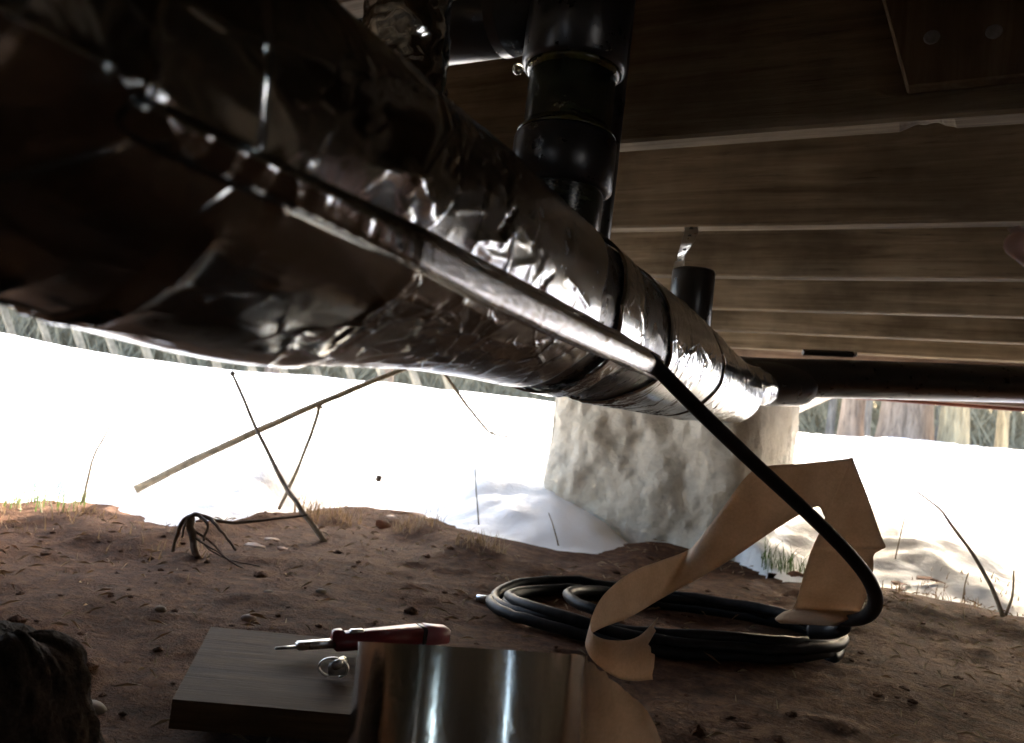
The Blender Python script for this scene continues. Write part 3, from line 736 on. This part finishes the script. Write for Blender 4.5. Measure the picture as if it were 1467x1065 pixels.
# ------------------------------------------------------------------ concrete pier
f0 = PZ(768, 748, .02); yf = f0.y
xl = PY(772, 640, yf).x; xr = PY(1084, 640, yf).x; wp = xr-xl; zt2 = CAMZ+.235; _v = ray(1153, 650); wq = min(.85, _v.y*(xr/_v.x)-yf)
def pier():
    V = []; Fc = []; n = 60; nz = 84; per = []
    for k in range(n): per.append((xl+wp*k/n, yf, 0, -1))
    for k in range(n): per.append((xr, yf+wq*k/n, 1, 0))
    for k in range(n): per.append((xr-wp*k/n, yf+wq, 0, 1))
    for k in range(n): per.append((xl, yf+wq-wq*k/n, -1, 0))
    cx, cy = (xl+xr)/2, yf+wq/2; m_ = len(per)
    for i in range(nz+1):
        z = -.25+(zt2+.25)*i/nz
        for (x, y, nx, ny) in per:
            # rounded corners
            dx, dy = x-cx, y-cy; rr = math.hypot(dx, dy); k8 = (abs(dx/(wp/2))**9+abs(dy/(wq/2))**9)**(1/9)
            dx /= k8; dy /= k8
            x2, y2 = cx+dx, cy+dy
            rough = 1 if ny < 0 else .45
            am = rough*(.4+.6*sstep(.48, .36, z))
            wx, wy, wz = x2+.03*fbm(x2*7, y2*7, z*7, 2), y2, z+.03*fbm(x2*7+9, y2*7, z*7, 2)
            q1 = noise.voronoi(Vector((wx*7, wy*7, wz*5)))[0]; q2 = noise.voronoi(Vector((wx*19+4, wy*19, wz*13)))[0]
            d_ = am*(.014*fbm(x2*4, y2*4, z*4, 3) + .036*(q1[0]-.4) + .020*(q2[0]-.4)) + .004*fbm(x2*40, y2*40, z*40, 3)
            d_ += .020*sstep(.16, .02, z)*fbm(x2*6, y2*6, 5, 2) - .05*sstep(.14, -.02, z)*sstep(xl+wp*.45, xl, x)*1 + .006*math.sin(z*40)*0
            dirx, diry = dx/max(rr, 1e-6), dy/max(rr, 1e-6)
            V.append((x2+(nx*.7+dirx*.3)*d_, y2+(ny*.7+diry*.3)*d_, z))
    for i in range(nz):
        for j in range(m_):
            k = (j+1) % m_; Fc.append((i*m_+j, i*m_+k, (i+1)*m_+k, (i+1)*m_+j))
    Fc.append(tuple(nz*m_+j for j in range(m_)))
    o = mesh_obj('concrete_pier', V, Fc, M['concrete'])
    tag(o, 'square rough concrete foundation pier standing in the snow behind the pipe', 'pier')
pier()

# ------------------------------------------------------------------ branch, twigs, roots
def gz(px, py, z=.03):
    p = PZ(px, py, z)
    for _ in range(4): p = PZ(px, py, max(dirt_z(p.x, p.y), snow_z(p.x, p.y)))
    return p
def twig(name, spec, r0, r1, mat, parent=None, n=8, seg=8, wob=.25):
    pts = [Vector(v) for v in crom([tuple(P(*s)) for s in spec], n)]
    rad = [r0+(r1-r0)*i/(len(pts)-1) for i in range(len(pts))]
    ph = random.random()*40
    pts = [p+Vector((noise.noise(Vector((i*.35, ph, 0))), noise.noise(Vector((i*.35, ph, 5))), noise.noise(Vector((i*.35, ph, 9)))))*wob*max(r0, r1) for i, p in enumerate(pts)]
    return tube(name, pts, rad, mat, parent, seg, fn=lambda i, a: .14*noise.noise(Vector((i*.8, ph, a))))
br = empty('fallen_branch', gz(400, 728), 'bare brown broken branch slanting over the snow left of the pier', 'branch')
twig('stem', [(194, 701, 2.05), (330, 635, 2.12), (458, 578, 2.2), (560, 536, 2.3), (640, 505, 2.4)], .0105, .0065, M['twig'], br, wob=.12, seg=10)
twig('side_twig', [(458, 580, 2.2), (450, 610, 2.17), (425, 675, 2.1), (400, 729, 2.03)], .0055, .004, M['twig'], br)
g1 = fwd(gz(728, 628))
twig('side_twig', [(620, 510, 2.38), (650, 555, 2.40), (680, 595, 2.42), (703, 620, 2.45), (729, 626, 2.46)], .006, .003, M['twig'], br)
for (px, py) in ((458, 583), (655, 562), (704, 620)):
    p = P(px, py, 2.2 if px < 500 else 2.41); lathe('bud_knot', p-ZV*.006, (0.3, .2, 1), [(0, .003), (.005, .009), (.011, .003)], M['twig'], br, 8)
sw = empty('pale_twig', gz(465, 776), 'thin pale twig stuck upright in the dirt crossing the broken branch', 'twig')
dg = fwd(gz(465, 776))
twig('stem', [(334, 538, dg+.12), (370, 620, dg+.09), (405, 690, dg+.05), (430, 728, dg+.02), (466, 778, dg)], .0036, .0065, M['twig_pale'], sw)
lathe('bud', P(333, 536, dg+.12)-ZV*.005, ZV, [(0, .003), (.006, .007), (.012, .003)], M['twig_pale'], sw, 8)
def small_twig(spec_px, r0, r1, label, mat='twig', dd=None):
    d0 = fwd(gz(*spec_px[0])) if dd is None else dd
    o = twig('twig', [(x, y, d0+.02*i) for i, (x, y) in enumerate(spec_px)], r0, r1, M[mat], None, 5, 6)
    tag(o, label, 'twig', 'bare twigs in the snow')
small_twig([(118, 722), (125, 690), (134, 655), (150, 625), (168, 592)], .004, .002, 'thin kinked grey twig beside the grass at the far left')
small_twig([(686, 752), (682, 700), (679, 632)], .002, .0012, 'hair thin upright stalk in the snow left of the pier', 'twig_pale')
small_twig([(1437, 884), (1420, 840), (1392, 792), (1365, 755), (1345, 728), (1314, 705)], .0052, .0022, 'long arching twig in the snow at the right', 'twig')
small_twig([(1278, 828), (1285, 790), (1296, 742)], .0024, .0014, 'short thin forked twig right of the paper strip')
small_twig([(1440, 882), (1450, 855), (1453, 818)], .003, .0016, 'short upright twig beside the arching twig base')
small_twig([(1380, 858), (1383, 835), (1388, 820)], .002, .0012, 'tiny twig stub in front of the snow at right')
small_twig([(1446, 690), (1452, 655), (1456, 600), (1458, 560)], .009, .006, 'slim pale sapling stem standing alone in the snow', 'twig_pale')
small_twig([(994, 0), (1, 1)], .001, .001, 'x') if False else None
small_twig([(800, 782), (793, 755), (786, 735)], .002, .001, 'tiny stalk in the snow at the pier corner')
# leaf on a thin stalk
lf = empty('seed_head', gz(520, 722), 'single dark seed head on a thin stalk above the snow', 'seed head')
dl = fwd(gz(520, 722))
twig('stalk', [(520, 722, dl), (530, 705, dl), (541, 688, dl)], .0018, .0015, M['twig_pale'], lf, 5, 6)
lathe('head', P(541, 690, dl), (.3, 0, 1), [(0, .003), (.004, .011), (.009, .008), (.015, .011), (.02, .004)], M['twig_dark'], lf, 8)
# root knot
rk = empty('root_clump', gz(285, 790), 'dark arched root clump sticking out of the dirt', 'roots')
dr_ = fwd(gz(290, 800))
for spec, r0, r1 in (([(247, 812, 0), (250, 780, .02), (262, 748, .03), (280, 737, .04)], .003, .0045), ([(280, 737, .04), (300, 742, .03), (318, 762, .0), (338, 788, -.02)], .0045, .002),
                     ([(272, 738, .04), (276, 770, .02), (283, 800, -.01)], .008, .006), ([(285, 740, .05), (330, 748, .08), (385, 745, .12), (440, 738, .15)], .004, .002), ([(262, 748, .03), (300, 775, .02), (330, 805, -.02)], .003, .0015),
                     ([(280, 738, .03), (268, 745, .02), (262, 770, .0)], .003, .002), ([(285, 739, .03), (296, 752, .01), (292, 775, 0)], .0035, .002), ([(276, 770, .02), (310, 790, -.02), (350, 815, -.06), (410, 828, -.08)], .002, .001), ([(280, 770, .02), (318, 798, -.03), (372, 812, -.05)], .0018, .001)):
    twig('root', [(x, y, dr_+d) for x, y, d in spec], r0, r1, M['twig_dark'], rk, 7, 8, .8)

# ------------------------------------------------------------------ grass tufts
SPV = []; SPF = []
def tuft(px, py, n, h, spread, mat, label, d=None, lean=.5):
    c = gz(px, py) if d is None else P(px, py, d); V, Fc = (SPV, SPF) if label is None else ([], [])
    for i in range(n):
        a = random.uniform(0, 2*math.pi); r = spread*math.sqrt(random.random()); bx_, by_ = c.x+r*math.cos(a), c.y+r*math.sin(a)
        bz = max(dirt_z(bx_, by_), snow_z(bx_, by_) if snow_edge(bx_, by_) > .1 else -9)-.004; hh = h*random.uniform(.4, 1.1); la = random.uniform(0, 2*math.pi); ln = hh*random.uniform(.2, 1)*lean*1.6
        wd = random.uniform(.0009, .0018); sx, sy = -math.sin(la)*wd, math.cos(la)*wd; k0 = len(V)
        for k in range(5):
            t = k/4; ox, oy = math.cos(la)*ln*t*t, math.sin(la)*ln*t*t; zz = bz+hh*(t-.35*t*t*lean); q = 1-t*.9
            V += [(bx_+ox-sx*q, by_+oy-sy*q, zz), (bx_+ox+sx*q, by_+oy+sy*q, zz)]
        for k in range(4): Fc.append((k0+k*2, k0+k*2+1, k0+k*2+3, k0+k*2+2))
    if label is None: return
    o = mesh_obj('grass_tuft', V, Fc, M[mat]); tag(o, label, 'grass tuft', 'tufts along the snow edge'); return o
tuft(60, 722, 110, .075, .10, 'green', 'green grass tuft on the dirt bank at the far left')
tuft(45, 740, 130, .04, .16, 'dry', None)
tuft(470, 742, 170, .065, .09, 'dry', 'tawny dry grass tuft behind the foot of the pale twig')
tuft(600, 752, 90, .055, .07, 'dry', 'dry grass tuft on the dirt rim left of the pier, middle one')
tuft(690, 785, 80, .05, .06, 'dry', 'dry grass tuft on the dirt rim nearest the pier')
tuft(1128, 812, 120, .07, .07, 'green', 'green grass tuft at the right foot of the concrete pier')
tuft(1300, 852, 70, .035, .18, 'dry', None)
tuft(230, 770, 60, .03, .13, 'dry', None)
tuft(1400, 862, 60, .03, .15, 'dry', None)

o = mesh_obj('dry_grass', SPV, SPF, M['dry']); tag(o, 'sparse low dry grass along the snow edge', 'grass', None, 'stuff')
# ------------------------------------------------------------------ dead leaves
def leaf(px, py, size, ang, mat, label, tilt=.3):
    c = gz(px, py)+ZV*.006; V = [(0, 0, .003)]; n = 14; Fc = []
    for i in range(n):
        a = 2*math.pi*i/n; r = size*(.75+.25*math.cos(a*3)*random.random())*(1+.15*random.random()); V.append((r*math.cos(a), .55*r*math.sin(a), .25*size*abs(math.sin(a))*random.uniform(.5, 1)))
    for i in range(n): Fc.append((0, 1+i, 1+(i+1) % n))
    mt = Matrix.Translation(c) @ Matrix.Rotation(ang, 4, 'Z') @ Matrix.Rotation(tilt, 4, 'X')
    o = mesh_obj('dead_leaf', [mt @ Vector(v) for v in V], Fc, M[mat]); md = o.modifiers.new('t', 'SOLIDIFY'); md.thickness = .0006
    tag(o, label, 'leaf', 'dead leaves on the ground')
leaf(362, 788, .028, .3, 'leafpale', 'pale curled dead leaf on dirt right of the roots', .15)
leaf(388, 778, .020, 1.0, 'leafpale', 'small pale leaf just behind the curled leaf by the roots', .1)
leaf(405, 792, .022, 2.0, 'leaf', 'rust brown leaf beside the pale leaves by the roots', .1)
leaf(548, 757, .030, 1.2, 'leaf', 'tilted dark brown leaf on the dirt rim', .8)
leaf(1152, 790, .026, 2.2, 'leaf', 'red brown leaf leaning at the pier behind the grass', 1.0)
leaf(1140, 828, .026, .5, 'leaf', 'red brown leaf in front of the green grass at the pier', .5)
leaf(1290, 842, .034, .9, 'leaf', 'flat rust leaf on the snow edge right of the paper strip', .1)
leaf(1330, 836, .04, .2, 'leaf', 'long rust leaf lying farther right on the snow edge', .1)
leaf(560, 745, .024, .1, 'leafpale', 'pale leaf scrap near the dry grass rim', .2)

# ------------------------------------------------------------------ dirt clods and litter (uncountable)
V = []; Fc = []
ico = bmesh.new(); bmesh.ops.create_icosphere(ico, subdivisions=1, radius=1); iv = [v.co.copy() for v in ico.verts]; fi = [[v.index for v in f.verts] for f in ico.faces]; ico.free()
cnt = 0
while cnt < 650:
    a = random.uniform(.5, 2.15); lb = random.uniform(-.75, .8)*a*1.1
    x = a*math.sin(YAW)+lb*math.cos(YAW); y = a*math.cos(YAW)-lb*math.sin(YAW)
    if snow_edge(x, y) > .02: continue
    cnt += 1
    s = random.choice((.002, .002, .003, .003, .004, .007))*random.uniform(.7, 1.6); z = dirt_z(x, y); k0 = len(V); sq = random.uniform(.4, .9); rz = random.uniform(0, 6)
    for v in iv:
        j = 1+.35*noise.noise(v*1.7+Vector((cnt, 0, 0))); vx, vy = v.x*s*j*1.3, v.y*s*j; V.append((x+vx*math.cos(rz)-vy*math.sin(rz), y+vx*math.sin(rz)+vy*math.cos(rz), z+v.z*s*sq*j-s*.05))
    Fc += [[k0+i for i in f] for f in fi]
o = mesh_obj('dirt_clods', V, Fc, M['dirt'], None, False); tag(o, 'loose crumbs and clods of dirt', 'dirt', None, 'stuff')
V = []; Fc = []
for i in range(2000):
    a = random.uniform(.5, 2.3); lb = random.uniform(-.75, .8)*a*1.1
    x = a*math.sin(YAW)+lb*math.cos(YAW); y = a*math.cos(YAW)-lb*math.sin(YAW)
    e = snow_edge(x, y)
    if e > .06 or (e < -.45 and random.random() < .6): continue
    z = dirt_z(x, y)+.004; t = random.uniform(0, 6.28); ln = random.uniform(.008, .032); wd = .0009; k0 = len(V)
    dx, dy = math.cos(t)*ln, math.sin(t)*ln; z2 = dirt_z(x+dx, y+dy)+.004+random.uniform(0, .008)
    V += [(x-dy/ln*wd, y+dx/ln*wd, z), (x+dy/ln*wd, y-dx/ln*wd, z), (x+dx, y+dy, z2), (x+dx*.5, y+dy*.5, (z+z2)/2+.003)]
    Fc += [(k0, k0+1, k0+3), (k0+3, k0+1, k0+2), (k0, k0+3, k0+2)]
o = mesh_obj('needle_litter', V, Fc, M['dry'], None, False); tag(o, 'dry needles and grass litter on the dirt', 'litter', None, 'stuff')

# ------------------------------------------------------------------ stump in the near corner
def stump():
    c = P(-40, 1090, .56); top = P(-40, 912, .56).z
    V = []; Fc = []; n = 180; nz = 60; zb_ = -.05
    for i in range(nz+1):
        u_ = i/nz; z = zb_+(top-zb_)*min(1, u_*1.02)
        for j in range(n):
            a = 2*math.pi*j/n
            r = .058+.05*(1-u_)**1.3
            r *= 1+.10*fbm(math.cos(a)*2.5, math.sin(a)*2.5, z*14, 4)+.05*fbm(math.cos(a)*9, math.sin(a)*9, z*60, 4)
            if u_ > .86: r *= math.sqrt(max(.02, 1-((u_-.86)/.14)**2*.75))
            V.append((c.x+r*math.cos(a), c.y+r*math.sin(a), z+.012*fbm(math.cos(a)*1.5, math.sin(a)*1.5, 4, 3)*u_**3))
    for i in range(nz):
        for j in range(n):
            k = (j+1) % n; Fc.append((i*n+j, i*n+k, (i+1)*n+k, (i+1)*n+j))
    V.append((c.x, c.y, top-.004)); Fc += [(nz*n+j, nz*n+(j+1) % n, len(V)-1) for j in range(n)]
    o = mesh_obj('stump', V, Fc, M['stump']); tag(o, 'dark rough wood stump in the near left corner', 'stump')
stump()
# pebbles lying about
for i, (px, py, s, lab) in enumerate(((358, 880, .012, 'small pale pebble on the dirt behind the plank'), (385, 850, .010, 'small upright stone chip behind the plank'), (135, 985, .016, 'flat dark stone on dirt between stump and plank'), (230, 868, .009, 'small dark stone left of the plank in the dirt'), (460, 850, .010, 'dark pebble on the dirt behind the knife'))):
    c = PZ(px, py, .01); c.z = dirt_z(c.x, c.y)
    V = [c+Vector((v.x*s*1.3, v.y*s, v.z*s*.7))*(1+.3*noise.noise(v*1.5+Vector((i*5, 0, 0)))) for v in iv]
    o = mesh_obj('pebble', V, fi, M['pebble'] if i else M['leafpale']); tag(o, lab, 'pebble', 'pebbles on the dirt')
    md = o.modifiers.new('s', 'SUBSURF'); md.levels = md.render_levels = 2

# ------------------------------------------------------------------ hand at the right edge
def hand():
    tip = P(1436, 334, .46); base_d = P(1545, 430, .47)
    root = empty('person', P(1640, 520, .47), 'bare fingertip of a pointing hand at the right edge of the picture', 'person')
    me = bpy.data.meshes.new('hand'); 
    ux = (tip-base_d).normalized(); side = F.cross(ux).normalized(); up_ = side
    if up_.z < 0: up_ = -up_
    # knuckle line and joints
    V = []; E = []; Rd = []
    def add(p, r, prev=None):
        V.append(p); Rd.append(r)
        if prev is not None: E.append((prev, len(V)-1))
        return len(V)-1
    kn_ = tip-ux*.088                      # index knuckle
    wrist = kn_-ux*.085-up_*.02+F*.01
    palm = kn_-ux*.045-up_*.018+F*.004
    w0 = add(wrist, .026); fa = add(wrist-ux*.10-up_*.02, .034, w0); add(wrist-ux*.24-up_*.05, .042, fa)
    p0 = add(palm, .030, w0)
    k = add(kn_, .0115, p0); i1 = add(tip-ux*.046+up_*.004, .0098, k); i2 = add(tip-ux*.024+up_*.003, .0088, i1); add(tip-ux*.005, .0075, i2)
    for n_, (dz, l, cu) in enumerate(((.018, .030, .8), (.036, .027, .9), (.052, .022, 1.0))):
        kk = add(kn_-up_*dz-ux*(.004+.006*n_), .0108-.0007*n_, p0)
        a1 = add(V[kk]+ux*l*.9-F*.012, .0098-.0006*n_, kk); a2 = add(V[a1]-F*.018-ux*.008, .009-.0005*n_, a1); add(V[a2]-ux*.018+F*.006, .0078-.0005*n_, a2)
    t1 = add(palm-F*.020+up_*.022, .0125, w0); t2 = add(t1 and V[t1]+ux*.03-F*.006-up_*.004, .0105, t1); add(V[t2]+ux*.024-up_*.006, .0085, t2)
    me.from_pydata([tuple(v) for v in V], E, []); o = bpy.data.objects.new('hand', me); COL.objects.link(o)
    sm = o.modifiers.new('skin', 'SKIN'); sm.use_smooth_shade = True
    for i, sv in enumerate(me.skin_vertices[0].data): sv.radius = (Rd[i], Rd[i]); sv.use_root = (i == 0)
    s2 = o.modifiers.new('sub', 'SUBSURF'); s2.levels = s2.render_levels = 2
    me.materials.append(M['skin'])
    bpy.context.view_layer.update()
    dg_ = bpy.context.evaluated_depsgraph_get(); ev = bpy.data.meshes.new_from_object(o.evaluated_get(dg_)); o.modifiers.clear(); o.data = ev
    ev.polygons.foreach_set('use_smooth', [True]*len(ev.polygons))
    if not ev.materials: ev.materials.append(M['skin'])
    o.parent = root; o.matrix_parent_inverse = root.matrix_world.inverted()
    na = tip-ux*.004+up_*.0068
    tube('fingernail', [na, na-ux*.011], [.0045, .005], M['nail'], o, 12, flat=.25)
hand()

# ------------------------------------------------------------------ trees beyond the snow
def top_z(x, y): return max(dirt_z(x, y), snow_z(x, y))
def crown_mesh(h, seed):
    rnd = random.Random(seed); V = []; Fc = []
    for i in range(1500):
        t = rnd.random()**.8; z = h*(.28+.72*t); r = (1-t)*h*.20*math.sqrt(rnd.random())*(.6+.6*rnd.random())+.05; a = rnd.uniform(0, 6.28); s = rnd.uniform(.06, .16)
        c = Vector((r*math.cos(a), r*math.sin(a), z-r*.25)); d1 = Vector((math.cos(a+rnd.uniform(-.6, .6)), math.sin(a+rnd.uniform(-.6, .6)), rnd.uniform(-.6, .1)))*s; d2 = Vector((-math.sin(a), math.cos(a), rnd.uniform(-.3, .3)))*s*.45
        k = len(V); V += [c-d2, c+d1*.5-d2*.8, c+d1*1.4, c+d1*.4+d2*.8]; Fc.append((k, k+1, k+2, k+3))
    me = bpy.data.meshes.new('crown'); me.from_pydata([tuple(v) for v in V], [], Fc); me.materials.append(M['needles']); return me
def trunk_mesh(r, h, seed, mat):
    V = []; Fc = []; n = 20; nz = 26
    for i in range(nz+1):
        u_ = (i/nz)**1.5; z = -.3+h*u_
        for j in range(n):
            a = 2*math.pi*j/n; rr = r*(1-u_*.9)*(1+.22*math.exp(-max(0, z+.05)/.22))*(1+.08*fbm(math.cos(a)*2+seed, math.sin(a)*2, z*.8, 3))
            V.append((rr*math.cos(a)+.03*h*noise.noise(Vector((u_*2, seed, 0)))*u_, rr*math.sin(a), z))
    for i in range(nz):
        for j in range(n): k = (j+1) % n; Fc.append((i*n+j, i*n+k, (i+1)*n+k, (i+1)*n+j))
    rnd = random.Random(seed*7+1)
    for i in range(26):       # limbs
        z = h*rnd.uniform(.22, .9); L = (1-z/h)*h*.2+.2; a = rnd.uniform(0, 6.28); rb_ = r*.16; p0 = Vector((0, 0, z)); p1 = Vector((L*math.cos(a), L*math.sin(a), z-.12*L)); k0 = len(V)
        for p, q in ((p0, rb_), (p1, rb_*.3)):
            for j in range(5): an = 2*math.pi*j/5; V.append(p+Vector((-math.sin(a)*math.cos(an), math.cos(a)*math.cos(an), math.sin(an)))*q)
        for j in range(5): Fc.append((k0+j, k0+(j+1) % 5, k0+5+(j+1) % 5, k0+5+j))
    me = bpy.data.meshes.new('trunk'); me.from_pydata([tuple(v) for v in V], [], Fc); me.polygons.foreach_set('use_smooth', [True]*len(me.polygons)); me.materials.append(mat); return me
CR = [crown_mesh(7, 1), crown_mesh(8, 2), crown_mesh(6, 3)]
def tree(px, wpx, d, mat, label, k):
    p = P(px, 600, d); z = top_z(p.x, p.y); r = px_len(wpx, d)/2
    t = empty('conifer_tree', (p.x, p.y, z-.05), label, 'tree', 'trees beyond the snow bank')
    h = (7, 8, 6)[k % 3]
    for nm, me in (('trunk', trunk_mesh(r, h, k*3.7, M[mat])), ('crown', CR[k % 3])):
        o = bpy.data.objects.new(nm, me); COL.objects.link(o); o.parent = t
T_ = [(1220, 34, 9.5, 'bark_brown', 'dark brown trunk just right of the pier beyond the snow'), (1243, 10, 12, 'bark_grey', 'slim trunk between the two brown trunks beyond the snow'),
      (1298, 74, 9.0, 'bark_brown', 'thickest pale brown trunk beyond the snow'), (1368, 40, 8.5, 'bark_tan', 'yellowish tan trunk right of the thickest trunk'), (1272, 10, 13, 'bark_grey', 'thin dark trunk close left of the thickest trunk'),
      (1345, 9, 14, 'bark_grey', 'thin grey trunk between the thickest and the tan trunk'), (1437, 16, 9.5, 'bark_tan', 'slender tan trunk near the right edge'), (1190, 12, 14, 'bark_grey', 'thin grey trunk behind the concrete pier edge'),
      (20, 26, 15, 'bark_grey', 'grey trunk behind the slat fence at far left'), (195, 22, 16, 'bark_brown', 'brown trunk behind the left half of the slat fence'), (385, 30, 15, 'bark_brown', 'brown trunk behind the middle of the slat fence'), (545, 26, 14, 'bark_brown', 'brown trunk behind the right end of the slat fence')]
for k, a in enumerate(T_): tree(*a, k)
# thicket far behind: one mass
V = []; Fc = []; random.seed(5)
for i in range(24000):
    a = YAW+random.uniform(-.95, .85); d = random.uniform(16, 30); x, y = d*math.sin(a), d*math.cos(a); z = top_z(x, y)-.1; h = random.uniform(.5, 3.2); w_ = random.uniform(.006, .035); lx, ly = random.uniform(-1, 1)*h*.9, random.uniform(-1, 1)*h*.9; k = len(V)
    V += [(x-w_, y, z), (x+w_, y+.01, z), (x, y+w_, z), (x+lx, y+ly, z+h)]; Fc += [(k, k+1, k+3), (k+1, k+2, k+3), (k+2, k, k+3)]
o = mesh_obj('thicket', V, Fc, M['brush'], None, False); tag(o, 'bare brush thicket in the woods far behind', 'thicket', None, 'stuff')

# ------------------------------------------------------------------ pale slat fence on the left
fe = empty('slat_fence', P(300, 500, 9.0), 'pale fence of slanting wooden slats along the top of the snow at left', 'fence')
fa_, fb_ = P(-120, 462, 9.0), P(660, 540, 9.4)
nS = 17
for i in range(nS):
    p = fa_.lerp(fb_, i/(nS-1)); z = top_z(p.x, p.y)-.15; sl_ = -.85+random.uniform(-.06, .06)
    rt = Vector((math.cos(YAW), -math.sin(YAW), 0)); p0 = Vector((p.x, p.y, z)); p1 = p0+rt*sl_*.75+ZV*1.25
    tube('slat', [p0, p1], random.uniform(.038, .048), M['fence'], fe, 4, smooth=False)
for hgt in (.95, .55):
    pts = [Vector((*(fa_.lerp(fb_, t)).xy, top_z(*(fa_.lerp(fb_, t)).xy)-.15+hgt)) - Vector((math.cos(YAW), -math.sin(YAW), 0))*.85*.75*hgt/1.25+Vector((math.sin(YAW), math.cos(YAW), 0))*.06 for t in (0, .25, .5, .75, 1)]
    tube('rail', pts, .035, M['fence'], fe, 4, smooth=False)
